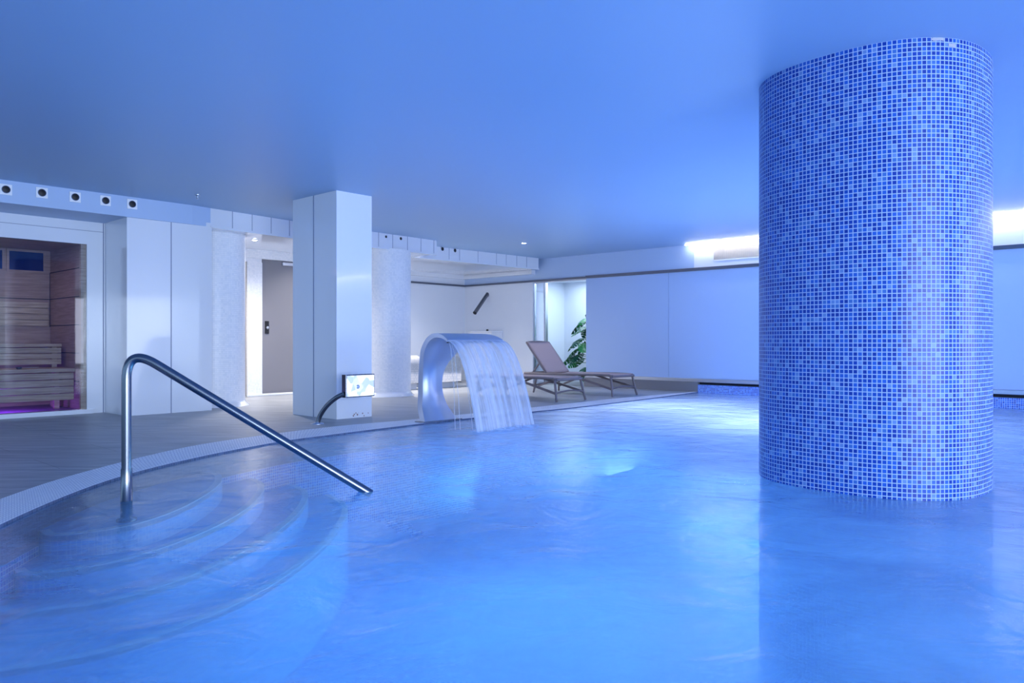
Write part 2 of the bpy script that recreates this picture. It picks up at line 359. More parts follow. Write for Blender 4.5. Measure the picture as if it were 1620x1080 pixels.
def catmull(pts, n=8):
    pts = [Vector(q) for q in pts]; out = []
    for i in range(len(pts)-1):
        p0 = pts[max(i-1, 0)]; p1 = pts[i]; p2 = pts[i+1]; p3 = pts[min(i+2, len(pts)-1)]
        for k in range(n):
            t_ = k/n
            out.append(0.5*((2*p1)+(p2-p0)*t_+(2*p0-5*p1+4*p2-p3)*t_*t_+(3*p1-p0-3*p2+p3)*t_**3))
    out.append(pts[-1]); return out

CEIL = 2.645; WL = -0.015; BW = 12.25     # ceiling, water level, plane of the right wall

# ---------------------------------------------------------------- setting: ceiling, deck, walls
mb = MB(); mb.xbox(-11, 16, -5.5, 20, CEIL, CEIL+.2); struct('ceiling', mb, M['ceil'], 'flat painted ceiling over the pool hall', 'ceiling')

inner = [P(6.7, BW)] + [Vector((x, y, 0)) for x, y in ((2.12, 11.95), (.78, 10.30), (.268, 9.76), (-.433, 8.98), (-.72, 8.68), (-1.0, 8.32), (-1.45, 7.74),
         (-1.80, 7.26), (-2.10, 6.80), (-2.46, 5.85), (-2.62, 4.9), (-2.52, 3.75), (-2.25, 2.7), (-1.75, 1.85), (-1.1, 1.15), (-.3, .75), (.8, .6), (3, .55), (9, .5), (15.5, .45))]
outer = [P(6.7, BW)+Vector((.10, .20, 0))] + [Vector((x, y, 0)) for x, y in ((1.70, 12.05), (.828, 11.04), (.268, 10.36), (-.40, 9.60), (-.746, 9.23), (-1.248, 8.66), (-1.62, 8.32),
         (-1.90, 8.02), (-2.32, 7.42), (-2.77, 6.5), (-2.95, 5.30), (-2.93, 4.37), (-2.72, 3.1), (-2.3, 2.1), (-1.5, .95), (-.5, .45), (.7, .25), (3, .2), (9, .15), (15.5, .1))]
innC = catmull(inner, 7); outC = catmull(outer, 7)
mb = MB()
far = [P(12.71, BW+.0), P(12.71, 8.3), P(12.71, 2), Vector((-11, 13, 0)), Vector((-11, -5.5, 0)), Vector((15.5, -5.5, 0))]
loop = [(q.x, q.y) for q in outC] + [(q.x, q.y) for q in reversed(far)]
mb.poly(loop, 0.0); mb.poly(loop, -.12, up=False)
for i in range(len(loop)):
    p_, q_ = loop[i], loop[(i+1) % len(loop)]
    mb.quad([(p_[0], p_[1], -.12), (q_[0], q_[1], -.12), (q_[0], q_[1], 0), (p_[0], p_[1], 0)])
struct('floor', mb, M['deck'], 'grey stoneware pool deck', 'floor', origin=Vector((0, 0, 0)))

# right wall
aDoor0, aDoor1 = on_b(927, BW)[0], on_b(843, BW)[0]
aPl = on_b(1105, BW)[0]
mb = MB()
aS = on_b(1098, BW)[0]
mb.box(aS, 12.71, BW, BW+.2, 2.19, CEIL); mb.box(-7, aS, BW, BW+.2, 2.19, CEIL, 1)                      # upper band
mb.box(-7, aDoor0, BW+.06, BW+.2, .13, 2.19)                  # behind the panels
mb.box(aDoor1, 12.71, BW, BW+.2, 0, 2.19, 1)
struct('wall_right', mb, [M['paint_blue'], M['paint']], 'long pale blue wall along the far side of the pool', 'wall')
mb = MB(); mb.box(-7, 12.70, BW-.035, BW+.0, 2.165, 2.205); mb.box(-7, aDoor0, BW-.02, BW, 2.205, 2.22)
struct('trim_1', mb, M['track'], 'dark metal track above the panels', 'track')
mb = MB(); mb.box(-7, aDoor0, BW-.05, BW+.05, .178, .235)
struct('trim_2', mb, M['steel_l'], 'metal sill under the panels', 'sill', bevel=.004)
mb = MB(); mb.box(aPl, aDoor0+.02, BW-.04, BW+.06, 0, .178)
struct('baseboard_right', mb, M['stone'], 'grey stone plinth under the panels', 'plinth')
mb = MB(); mb.box(-7, aPl, BW+.04, BW+.06, .10, .178); struct('trim_3', mb, M['dark'], 'dark gap over the mosaic pool edge', 'gap')
# frosted panels hung from the track
edges = [aDoor0, 7.31, 5.41, 3.50, 1.60, -.3]
labs = ['first large blue frosted panel, beside the doorway with the plant', 'second large blue frosted panel, ending behind the mosaic column',
        'large blue frosted panel hidden behind the mosaic column', 'large blue frosted panel seen right of the mosaic column',
        'large blue frosted panel farthest from the doorway']
for i in range(5):
    mb = MB(); mb.box(edges[i+1]+.003, edges[i]-.003, BW+.0, BW+.04, .237, 2.164)
    tag(mb.build('frosted_panel', M['blind'], bevel=.002), labs[i], 'wall panel', 'frosted panels along the right wall', 'thing')

# vent grille in the upper band
a0, a1 = on_b(1128, BW)[0], 5.0
g = thing('vent_grille', 'white louvred air grille under the warm light strip', 'vent', P((a0+a1)/2, BW, 2.32))
mb = MB(); mb.box(a1, a0, BW-.012, BW-.001, 2.315, 2.335); mb.box(a1, a0, BW-.012, BW-.001, 2.535, 2.555)
mb.box(a0-.02, a0, BW-.012, BW-.001, 2.335, 2.535); mb.box(a1, a1+.02, BW-.012, BW-.001, 2.335, 2.535); mb.build('frame', M['white'], g)
mb = MB()
for k in range(22):
    z = 2.338+.009*k; aa = [P(a0-.02, BW-.010, z), P(a1+.02, BW-.010, z), P(a1+.02, BW-.001, z+.006), P(a0-.02, BW-.001, z+.006)]
    mb.quad(aa); mb.quad([q-Z*.002 for q in reversed(aa)])
n_ = int((a0-a1)/.035)
for k in range(n_):
    aa = a1+.02+k*.035; mb.box(aa, aa+.003, BW-.011, BW-.009, 2.336, 2.534)
mb.build('louvre', M['louvre'], g)
# warm LED strip
aL = on_b(1088, BW)[0]
g = thing('led_strip', 'warm white light strip where ceiling meets the right wall', 'light strip', P(aL, BW, 2.60))
mb = MB(); mb.box(-7, aL, BW-.120, BW-.085, 2.6365, 2.6445); mb.build('profile', M['white'], g)
mb = MB(); mb.box(-6.99, aL-.01, BW-.115, BW-.090, 2.622, 2.636); mb.build('diffuser', M['led'], g)
area('strip_light', P(0, BW-.06, 2.60), (-BX, -BY, -.6), .03, 1, 1, (1, .9, .8)).data.energy = 0.0001

# vestibule beyond the doorway
av = 10.95; bv_ = on_a(893, av)[0]
mb = MB(); mb.box(7, av, bv_, bv_+.1, 0, 2.6); mb.box(av, av+.1, BW+.2, bv_+.1, 0, 2.6); mb.box(6.9, 7, BW+.2, bv_+.1, 0, 2.6)
struct('wall_vestibule', mb, M['paint'], 'bright white wall of the vestibule behind the doorway', 'wall')
mb = MB(); mb.box(6.9, av+.1, BW+.2, bv_+.1, 2.25, 2.35); struct('ceiling_vestibule', mb, M['paint'], 'white vestibule ceiling', 'ceiling')
mb = MB(); mb.box(6.9, av+.1, BW, bv_+.1, -.1, 0); struct('floor_vestibule', mb, M['deck'], 'vestibule floor', 'floor')
area('vestibule_light', P(9.0, (BW+.2+bv_)/2, 2.22), (0, 0, -1), 3, .8, 55, (.72, .88, 1.0)).rotation_euler[2] = math.atan2(AY, AX)
# door frame and glass
d = thing('door_1', 'glazed doorway beside the first frosted panel', 'door', P((aDoor0+aDoor1)/2, BW, 0), kind='structure')
aM = on_b(860, BW)[0]
mb = MB()
for aa, w in ((aDoor1-.012, .012), (aM, .020), (aM-.035, .010), (aDoor0, .012)): mb.box(aa, aa+w, BW+.02, BW+.10, 0, 2.165)
mb.box(aDoor0, aDoor1, BW+.02, BW+.10, 2.14, 2.19); mb.build('door_frame', M['steel_l'], d)
mb = MB(); mb.box(aM+.03, aDoor1-.02, BW+.05, BW+.06, .01, 2.14); mb.build('glass', M['glass'], d)

# left walls ------------------------------------------------
SW = 10.33
bO1 = on_a(137.5, SW)[0]; bO0 = 1.2
mb = MB()
mb.box(SW, SW+.08, -4, bO0, 0, 2.45); mb.box(SW, SW+.08, bO1, 3.61, 0, 2.45); mb.box(SW, SW+.08, bO0, bO1, 2.115, 2.45)
mb.box(SW-.004, SW, -4, 3.60, 2.283, 2.287, 1); mb.box(SW-.004, SW, 3.592, 3.60, 0, 2.4, 1)
struct('wall_left', mb, [M['white'], M['joint']], 'white wall around the sauna window', 'wall')
mb = MB(); b_ = on_a(145.5, SW)[0]; mb.box(SW-.05, SW+.10, bO0, b_, 0, .055)
struct('trim_4', mb, M['white'], 'white sill below the sauna glass', 'sill', bevel=.005)
# pilaster
mb = MB(); mb.box(9.61, 12.7, 3.61, 4.67, 0, 2.45)
mb.box(9.606, 9.61, 4.137, 4.145, 0, 2.4, 1)
struct('wall_pilaster', mb, [M['white'], M['joint']], 'white panelled pilaster right of the sauna', 'wall')
# recess back wall with two doors
RW = 11.5
bp0, bp1 = on_a(391, RW)[0], on_a(415, RW)[0]
mb = MB(); mb.box(RW, RW+.15, bp0, bp1, 0, 2.2)
mb.box(RW, RW+.15, 4.67, 8.3, 2.265, 2.46); mb.box(RW+.02, RW+.15, 4.67, bp1, 2.2, 2.3)
mb.box(RW, RW+.15, 7.45, 8.3, 0, 2.3); mb.box(RW, 12.71, 8.3, 8.45, 0, 2.45); mb.box(RW, RW+.15, 4.67, 5.3, 0, 2.3)
struct('wall_recess', mb, M['moswhite'], 'white mosaic wall of the recess behind the square column', 'wall')
mb = MB(); mb.box(RW-.03, RW, bp0-.02, 8.3, 0, .04); struct('baseboard_recess', mb, M['white'], 'white skirting in the recess', 'skirting', bevel=.01)
d = thing('door_2', 'grey door with black lock plate in the white recess', 'door', P(RW+.08, (bp1+7.45)/2, 0), kind='structure')
mb = MB(); mb.box(RW+.07, RW+.11, bp1, 7.45, .01, 2.265); mb.build('door_leaf', M['grey_door'], d, bevel=.003)
bk = on_a(422, RW+.07)[0]
mb = MB(); mb.box(RW+.055, RW+.07, bk-.035, bk+.035, 1.03, 1.24); lp = mb.build('lock_plate', M['black'], d, bevel=.004)
mb = MB(); mb.lathe(P(RW+.055, bk, 1.13), [(0, .03), (.02, .028), (.026, .015), (.02, 0)], 20, axis=-A); mb.build('door_knob', M['steel_l'], lp)
bk = on_a(455, RW+.05)[0]
mb = MB(); mb.box(RW+.03, RW+.07, bk-.1, bk+.12, 2.19, 2.24); mb.build('door_closer', M['steel_l'], d, bevel=.004)
d = thing('door_3', 'brown door edge showing behind the left mosaic cylinder', 'door', P(RW+.1, 5.8, 0), kind='structure')
mb = MB(); mb.box(RW+.04, RW+.1, 5.3, bp0, .01, 2.2); mb.build('door_leaf', M['brown'], d)
# alcove
mb = MB(); mb.box(12.71, 12.9, 2, BW+.2, 0, CEIL); struct('wall_alcove', mb, M['paint'], 'pale wall at the back of the shower alcove', 'wall')
mb = MB(); mb.box(12.675, 12.71, 8.45, BW, 2.165, 2.205); struct('trim_5', mb, M['track'], 'dark track across the alcove wall', 'track')
mb = MB(); mb.box(12.62, 12.71, 8.45, BW, 2.33, 2.42); mb.box(10.55, 12.62, 12.13, 12.25, 2.33, 2.42)
struct('trim_6', mb, M['white'], 'white band under the alcove soffit', 'cornice')
# outer shell of the sauna side
mb = MB(); mb.box(SW+.08, 12.9, -4, -3.9, 0, 2.6); struct('wall_end', mb, M['paint'], 'end wall left of the sauna', 'wall')

# soffits with panelled fascia
def soffit(name, pts, back, z0, mat, label, seams=()):
    mb = MB(); n = len(pts)
    for i in range(n-1):
        (a_, b_), (c_, d_) = pts[i], pts[i+1]
        mb.box8([P(back, b_, z0), P(a_, b_, z0), P(c_, d_, z0), P(back, d_, z0), P(back, b_, CEIL), P(a_, b_, CEIL), P(c_, d_, CEIL), P(back, d_, CEIL)])
        for sb in seams:
            if b_ <= sb < d_:
                aa = a_+(c_-a_)*(sb-b_)/(d_-b_); mb.box(aa-.003, aa+.001, sb-.003, sb+.003, z0+.002, CEIL, 1)
        if seams: mb.box8([P(a_+.02, b_, z0-.02), P(a_-.018, b_, z0-.02), P(c_-.018, d_, z0-.02), P(c_+.02, d_, z0-.02), P(a_+.02, b_, z0+.008), P(a_-.018, b_, z0+.008), P(c_-.018, d_, z0+.008), P(c_+.02, d_, z0+.008)], 0)
    return struct(name, mb, [mat, M['joint']], label, 'soffit')
b305, b333 = on_a(305, 9.58)[0], on_a(333, 9.62)[0]
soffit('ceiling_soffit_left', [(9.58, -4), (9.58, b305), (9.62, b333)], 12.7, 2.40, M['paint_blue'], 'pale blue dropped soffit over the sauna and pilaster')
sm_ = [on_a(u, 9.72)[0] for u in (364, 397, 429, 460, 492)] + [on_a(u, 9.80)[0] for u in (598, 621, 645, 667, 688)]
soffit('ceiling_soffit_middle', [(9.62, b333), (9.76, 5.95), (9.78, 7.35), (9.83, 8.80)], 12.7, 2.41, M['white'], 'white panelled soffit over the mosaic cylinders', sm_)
sm_ = [on_a(u, 10.4)[0] for u in (712, 728, 756, 784, 799, 815, 830)]
soffit('ceiling_soffit_alcove', [(10.46, 8.80), (10.33, 12.1)], 12.7, 2.42, M['white'], 'white panelled soffit over the shower alcove', sm_)

# air nozzles
def nozzle(u, y, a, plate, label, r, grp):
    b, D = on_a(u, a); z = .9+(540-y)*D/1200
    g = thing('air_nozzle', label, 'air nozzle', P(a, b, z-.05), grp)
    mb = MB()
    if plate:
        h = .058; mb.box(a-.012, a-.001, b-h, b+h, z-h, z+h); mb.build('mounting_plate', M['plate'], g, bevel=.003)
    mb = MB(); mb.lathe(P(a-.012 if plate else a-.001, b, z), [(r*1.10, -.002), (r*1.10, .006), (r, .008), (r*.95, .004)], 28, axis=-A, cap=False)
    mb.build('rim', M['steel_l'] if not plate else M['joint'], g)
    mb = MB(); mb.lathe(P(a-.012 if plate else a-.001, b, z), [(r, .005), (r*.5, .009), (0, .010)], 28, axis=-A); mb.build('nozzle_core', M['black'], g)
ord_ = ['first square-plated nozzle from the left edge, over the sauna', 'second square-plated nozzle from the left, over the sauna',
        'middle one of the five square-plated nozzles', 'fourth square-plated nozzle, just left of the pilaster corner', 'fifth square-plated nozzle, above the pilaster']
for (u, y), lb in zip(((9, 299.8), (66, 305), (118.6, 311.8), (166.6, 317.5), (208.8, 323)), ord_):
    nozzle(u, y, 9.58, True, lb, .038, 'square plated air nozzles')
nozzle(610, 374.3, 9.80, False, 'round black nozzle above the right mosaic cylinder, the left one', .034, 'round nozzles in the panelled soffit')
nozzle(633.5, 377.3, 9.81, False, 'round black nozzle above the right mosaic cylinder, the right one', .034, 'round nozzles in the panelled soffit')
nozzle(699.8, 393.8, 10.43, False, 'round black nozzle on the alcove soffit, the left one', .034, 'round nozzles in the panelled soffit')
nozzle(719.6, 396.2, 10.42, False, 'round black nozzle on the alcove soffit, the right one', .034, 'round nozzles in the panelled soffit')

# spotlights
def spot(u, y, zc, label, r=.035, power=14, col=(1, .95, .9)):
    D = (zc-.9)*1200/(540-y); x = (u-810)/1200*D
    g = thing('ceiling_spotlight', label, 'ceiling light', (x, D, zc-.02), 'recessed ceiling spotlights')
    mb = MB(); mb.lathe((x, D, zc), [(r*1.5, 0), (r*1.5, -.006), (r*1.05, -.010), (r, -.006)], 28, cap=False); mb.build('ring', M['steel_l'], g)
    mb = MB(); mb.lathe((x, D, zc), [(r, -.008), (r*.6, -.013), (0, -.015)], 28); mb.build('lens', M['spot'], g)
    l = bpy.data.lights.new('spotlight_lamp', 'SPOT'); l.energy = power; l.color = col; l.spot_size = math.radians(150); l.spot_blend = 1; l.shadow_soft_size = .04
    o = bpy.data.objects.new('spotlight_lamp', l); COL.objects.link(o); o.location = (x, D, zc-.03)
spot(829, 384, CEIL, 'bright round spotlight in the open ceiling near the right wall', power=50)
spot(403, 379, 2.41, 'bright round spotlight in the recess ceiling behind the square column', power=250)
mb = MB(); mb.lathe((-3.74, 9.02, CEIL), [(.03, 0), (.03, -.01), (.012, -.02), (.012, -.045), (.022, -.05), (0, -.052)], 20)
tag(mb.build('fire_sprinkler', M['steel_l']), 'small metal sprinkler on the ceiling above the pilaster', 'sprinkler')

for a_, b_, zc, lb, pw_ in ((10.9, 7.2, 2.41, 'added round spotlight in the recess ceiling, out of sight behind the square column', 70),
                       (11.1, 9.0, 2.42, 'added round spotlight in the soffit, out of sight behind the right mosaic cylinder', 520)):
    q = P(a_, b_); spot(810+1200*q.x/q.y, 540-(zc-.9)*1200/q.y, zc, lb, power=pw_)  # unseen spotlights added to brighten the recess, deck and alcove
# ---------------------------------------------------------------- columns
g = thing('square_column', 'smooth white rectangular column at the pool edge', 'column', P(7.87, 5.34, 0), kind='thing')
mb = MB(); mb.box(7.41, 8.34, 5.09, 5.59, 0, CEIL); mb.build('cladding', M['white'], g)
bs = 7.88
mb = MB(); mb.box(bs-.004, bs+.004, 5.086, 5.09, 0, CEIL); mb.build('panel_joint', M['joint'], g)
mb = MB()
random.seed(3)
rm = plain('rust_stain', sr((140, 110, 110)), .9)
for k in range(9):
    mb = MB(); bb = 5.32+random.random()*.26; h = .003+random.random()*.008
    mb.lathe(P(7.409, bb, .012+random.random()*.05), [(h, 0), (h*.7, .0008), (0, .001)], 8, axis=-A)
    mb.build('rust_stain', rm, g)

def cyl(a, b, label):
    c = P(a, b, 0); r = .42
    g = thing('mosaic_cylinder', label, 'column', c, 'white mosaic cylinders under the soffit', 'thing')
    mb = MB(); mb.lathe(c, [(r, .06), (r, 1.2), (r, 2.41)], 96, cap=False); mb.build('shaft', M['moswhite'], g)
    mb = MB(); mb.lathe(c, [(r+.06, 0), (r+.055, .012), (r+.03, .03), (r+.008, .055), (r, .075)], 96, cap=False); mb.build('cove_base', M['white'], g)
cyl(10.33, 5.05, 'white mosaic cylinder between the pilaster and the recess')
cyl(10.14, 7.935, 'white mosaic cylinder right of the square column')

# big blue mosaic column standing in the water
def mosaic_column():
    cx, cy, th, L, r, q = 2.382, 5.052, 2.304, .683, .630, .835
    n = 240; pts = []
    for k in range(n):
        t_ = 2*math.pi*k/n; c, s = math.cos(t_), math.sin(t_)
        X = L*math.copysign(abs(c)**q, c); Y = r*math.copysign(abs(s)**q, s)
        pts.append(Vector((cx+X*math.cos(th)-Y*math.sin(th), cy+X*math.sin(th)+Y*math.cos(th), 0)))
    # resample evenly
    L_ = [0]
    for i in range(n): L_.append(L_[-1]+(pts[(i+1) % n]-pts[i]).length)
    tot = L_[-1]; nt_ = round(tot/.0262); per = nt_*.0262
    mb = MB(); V = []; F = []; U = []; zs = [-1.3, 0, 1.3, CEIL]
    for z in zs:
        for q_ in pts: V.append((q_.x, q_.y, z))
    for i in range(len(zs)-1):
        for k in range(n):
            k2 = (k+1) % n; F.append((i*n+k, i*n+k2, (i+1)*n+k2, (i+1)*n+k))
            u0, u1 = L_[k]/tot*per, L_[k+1]/tot*per
            U.append([(u0, zs[i]+.0262*60), (u1, zs[i]+.0262*60), (u1, zs[i+1]+.0262*60), (u0, zs[i+1]+.0262*60)])
    mb.mesh(V, F, U, 0, True)
    g = thing('mosaic_column', 'huge blue mosaic column rising out of the pool', 'column', (cx, cy, -1.3), kind='thing')
    mb.build('shaft', M['mos'], g)
    # chipped tiles near the ceiling: bare grey plaster patches
    def pt(u, z, off):
        k = min(range(n), key=lambda i: abs(810+1200*pts[i].x/pts[i].y-u) + (0 if pts[i].y < 5 else 1e4))
        q_ = pts[k]; nn = Vector((q_.x-cx, q_.y-cy, 0)).normalized(); return q_+nn*off+Z*z
    random.seed(5); pm = plain('bare_plaster', sr((170, 172, 190)), .9)
    for (u0, u1, z0, z1) in ((1472, 1494, CEIL-.022, CEIL-.001), (1500, 1512, CEIL-.055, CEIL-.030)):
        mb = MB(); N_ = 9; top = []; bot = []
        for k in range(N_):
            u = u0+(u1-u0)*k/(N_-1); e = (.3 if k in (0, N_-1) else 1)
            mid = (z0+z1)/2; h = (z1-z0)/2*e
            top.append(pt(u, min(CEIL, mid+h*random.uniform(.7, 1)), .003)); bot.append(pt(u, mid-h*random.uniform(.5, 1), .003))
        for k in range(N_-1): mb.quad([bot[k], bot[k+1], top[k+1], top[k]])
        mb.build('bare_plaster', pm, g)
mosaic_column()

# ---------------------------------------------------------------- pool
pool = thing('swimming_pool', 'curved indoor pool lined with blue mosaic and rimmed with white grating', 'pool', (2, 5, -1.2), kind='thing')
mb = MB(); n = len(innC); li = 0
for i in range(n-1):
    p0, p1, q0, q1 = innC[i], innC[i+1], outC[i], outC[i+1]; d0 = (p1-p0).length
    w0 = (q0-p0).length; w1 = (q1-p1).length
    mb.quad([p0, p1, q1, q0], [(li, 0), (li+d0, 0), (li+d0, .42), (li, .42)])
    li += d0
mb.build('coping', M['coping'], pool)
mb = MB(); li = 0
for i in range(n-1):
    p0, p1 = innC[i], innC[i+1]; d0 = (p1-p0).length
    for z0, z1, mi in ((-.21, 0, 1), (-1.3, -.21, 0)):
        mb.quad([p0+Z*z0, p1+Z*z0, p1+Z*z1, p0+Z*z1], [(li, z0), (li+d0, z0), (li+d0, z1), (li, z1)], mi)
    li += d0
# along the right wall, and the far end
mb.box(-7, aPl, BW-.02, BW+.06, -1.3, .13)
mb.xbox(15.5, 15.6, .3, 1.2, -1.3, 0)
mb.build('pool_wall', [M['mosfine'], M['mosdark']], pool)
mb = MB(); lp_ = [(q.x, q.y) for q in innC] + [(15.5, 2.4), (P(-7, BW).x, P(-7, BW).y)]
mb.poly(lp_, -1.2); mb.build('pool_floor', M['mosfine'], pool)
# half-moon steps
st = [
 (-.13, [(-2.57, 4.12), (-2.42, 4.02), (-2.16, 4.20), (-2.05, 4.55), (-2.05, 5.05), (-2.13, 5.55), (-2.28, 5.90), (-2.46, 5.98)]),
 (-.27, [(-2.55, 3.88), (-2.40, 3.80), (-2.11, 4.02), (-1.93, 4.45), (-1.85, 5.05), (-1.90, 5.70), (-2.05, 6.25), (-2.28, 6.55)]),
 (-.41, [(-2.53, 3.72), (-2.38, 3.66), (-2.00, 3.86), (-1.74, 4.40), (-1.62, 5.10), (-1.64, 5.90), (-1.78, 6.60), (-2.05, 7.00)]),
 (-.57, [(-2.48, 3.42), (-2.30, 3.38), (-1.86, 3.66), (-1.52, 4.30), (-1.37, 5.10), (-1.36, 6.00), (-1.48, 6.80), (-1.80, 7.35)])]
for z, pl in st:
    cv = catmull([Vector((x, y, 0)) for x, y in pl], 8)
    back = [Vector((-2.62, 5.95, 0)), Vector((-2.9, 4.9, 0)), Vector((-2.75, 4.3, 0))]
    g = bpy.data.objects.new('pool_step', None); COL.objects.link(g); g.parent = pool
    mb = MB(); mb.poly([(q.x, q.y) for q in cv]+[(q.x, q.y) for q in back], z)
    for i in range(len(cv)-1): mb.quad([cv[i]+Z*(z-.9), cv[i+1]+Z*(z-.9), cv[i+1]+Z*z, cv[i]+Z*z])
    mb.build('tread', M['mosstep'], g)
    mb = MB()
    for i in range(len(cv)-1):
        c0 = cv[i]; c1 = cv[i+1]; t0 = (cv[min(i+1, len(cv)-1)]-cv[max(i-1, 0)]).normalized(); t1 = (cv[min(i+2, len(cv)-1)]-cv[i]).normalized()
        n0 = Z.cross(t0)*.05; n1 = Z.cross(t1)*.05
        mb.quad([c0+Z*(z+.004), c1+Z*(z+.004), c1+n1+Z*(z+.004), c0+n0+Z*(z+.004)]); mb.quad([c0+Z*(z-.03), c1+Z*(z-.03), c1+Z*(z+.004), c0+Z*(z+.004)])
    mb.build('nosing', M['mosnose'], g)
# water surface
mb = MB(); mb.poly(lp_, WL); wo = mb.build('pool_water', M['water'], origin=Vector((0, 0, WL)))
tag(wo, 'bright blue softly rippled pool water', 'water', kind='stuff')

# handrail
def handrail():
    g = thing('handrail', 'bent steel handrail leading down into the pool over the steps', 'handrail', (-2.216, 4.36, -.13))
    base = Vector((-2.216, 4.36, -.13)); corner = Vector((-2.216, 4.36, .872)); end = Vector((-.887, 4.63, -.015))
    d = (end-corner).normalized(); end2 = end+d*.03; R = .19
    pts = [base, Vector((base.x, base.y, .2)), corner-Z*(R+.01)]
    for k in range(0, 15):
        t_ = k/14; p0 = corner-Z*R; p2 = corner+d*R; pts.append(p0*(1-t_)**2+corner*2*t_*(1-t_)+p2*t_*t_)
    for k in range(1, 9): pts.append(corner+d*R+(end2-corner-d*R)*k/8)
    mb = MB(); mb.tube(pts, .0265, 28); mb.build('rail_tube', M['steel'], g)
    mb = MB(); mb.lathe(base, [(.055, .0), (.055, .012), (.032, .02), (.030, .30)], 28); mb.build('collar', M['steel'], g)
handrail()

# ---------------------------------------------------------------- swan-neck fountain and its falling water
FA, FB = 6.43, 5.809
prof = [(.05, -.05, .255), (-.02, .06, .225), (-.09, .17, .19), (-.12, .30, .155), (-.128, .43, .148), (-.11, .55, .160), (-.065, .66, .195),
        (.005, .76, .248), (.085, .845, .282), (.18, .905, .318), (.29, .938, .352), (.40, .942, .382), (.50, .925, .407), (.58, .895, .425)]
def swan():
    cv = catmull([Vector(q) for q in prof], 5); n = len(cv)
    g = thing('swan_neck_fountain', 'wide curved stainless steel water spout arching over the pool edge', 'fountain', P(FA, FB, 0))
    inn = []; out = []
    for i, q in enumerate(cv):
        t_ = (cv[min(i+1, n-1)]-cv[max(i-1, 0)]); t2 = Vector((t_.x, t_.y)).normalized(); nn = Vector((-t2.y, t2.x))   # outward (up / back)
        th = .085*(1-.75*(i/(n-1))**2.2)
        inn.append((q.x, q.y, q.z)); out.append((q.x+nn.x*th, q.y+nn.y*th, q.z))
    W = lambda s, w, z: P(FA-s, FB+w, z)
    body = MB()
    for i in range(n-1):
        (s0, z0, w0), (s1, z1, w1) = inn[i], inn[i+1]; (S0, Z0, _), (S1, Z1, _) = out[i], out[i+1]
        body.quad([W(s0, w0, z0), W(s0, -w0, z0), W(s1, -w1, z1), W(s1, w1, z1)], sm=True)
        body.quad([W(S0, -w0, Z0), W(S0, w0, Z0), W(S1, w1, Z1), W(S1, -w1, Z1)], sm=True)
        body.quad([W(s0, -w0, z0), W(S0, -w0, Z0), W(S1, -w1, Z1), W(s1, -w1, z1)])
        body.quad([W(S0, w0, Z0), W(s0, w0, z0), W(s1, w1, z1), W(S1, w1, Z1)])
    (s0, z0, w0), (S0, Z0, _) = inn[-1], out[-1]
    body.quad([W(s0, -w0, z0), W(S0, -w0, Z0), W(S0, w0, Z0), W(s0, w0, z0)])
    body.build('spout_body', M['satin'], g, weld=True)
    mb = MB(); (s0, z0, w0) = inn[-1]
    mb.box8([W(s0-.02, -w0+.01, z0-.012), W(s0+.012, -w0+.01, z0-.012), W(s0+.012, w0-.01, z0-.012), W(s0-.02, w0-.01, z0-.012),
             W(s0-.02, -w0+.01, z0+.001), W(s0+.012, -w0+.01, z0+.001), W(s0+.012, w0-.01, z0+.001), W(s0-.02, w0-.01, z0+.001)]); mb.build('lip', M['steel'], g)
    mb = MB(); mb.box8([W(-.10, -.29, 0.0), W(.06, -.29, 0), W(.06, .29, 0), W(-.10, .29, 0), W(-.10, -.29, .008), W(.06, -.29, .008), W(.06, .29, .008), W(-.10, .29, .008)])
    mb.build('base_plate', M['steel'], g)
    # falling sheet
    f = thing('falling_water', 'sheet of water pouring from the curved steel spout', 'waterfall', W(1.0, 0, WL))
    mb = MB(); nu, nv = 90, 26; V = []; F = []; U = []
    def surf(iu, iv, off=0):
        w = (iu/nu*2-1)*.415; t_ = iv/nv
        rip = .010*noise.noise(Vector((w*22, t_*1.2, 3)))+.02*noise.noise(Vector((w*6, t_*1.5, 9)))*t_
        k = 1+.06*noise.noise(Vector((w*9, 0, 5)))
        s = .585+.46*k*t_**.92+rip+off; z = .90-.915*t_**1.85
        return W(s, w*(1+.03*t_), z)
    for iv in range(nv+1):
        for iu in range(nu+1): V.append(surf(iu, iv))
    for iv in range(nv):
        for iu in range(nu):
            i = iv*(nu+1)+iu; F.append((i, i+1, i+nu+2, i+nu+1))
            U.append([(iu/nu, iv/nv), ((iu+1)/nu, iv/nv), ((iu+1)/nu, (iv+1)/nv), (iu/nu, (iv+1)/nv)])
    mb.mesh(V, F, U, 0, True)
    # edge ropes: the sheet is thicker at both rims
    mb2 = MB()
    for iu, rr in ((0, .011), (nu, .013)):
        mb2.tube([surf(iu, iv) for iv in range(nv+1)], [rr*(.5+.6*iv/nv) for iv in range(nv+1)], 8)
    sh = mb.build('water_sheet', M['fall'], f); so = sh.modifiers.new('solid', 'SOLIDIFY'); so.thickness = .006
    mb2.build('water_rim', M['fallrim'], f)
    mb = MB(); random.seed(11)
    for k in range(4):
        w = (-.41, -.385, -.33, -.30)[k]; reach = (.10, .15, .27, .33)[k]
        mb.tube([W(.585+reach*(j/12)**.8, w+.01*random.random(), .89-.905*(j/12)**1.6) for j in range(13)], .0035, 6)
    mb.build('water_thread', M['fallrim'], f)
    # foam where it lands
    mb = MB(); V = []; F = []; U = []; cov = []
    nu, nv = 40, 14
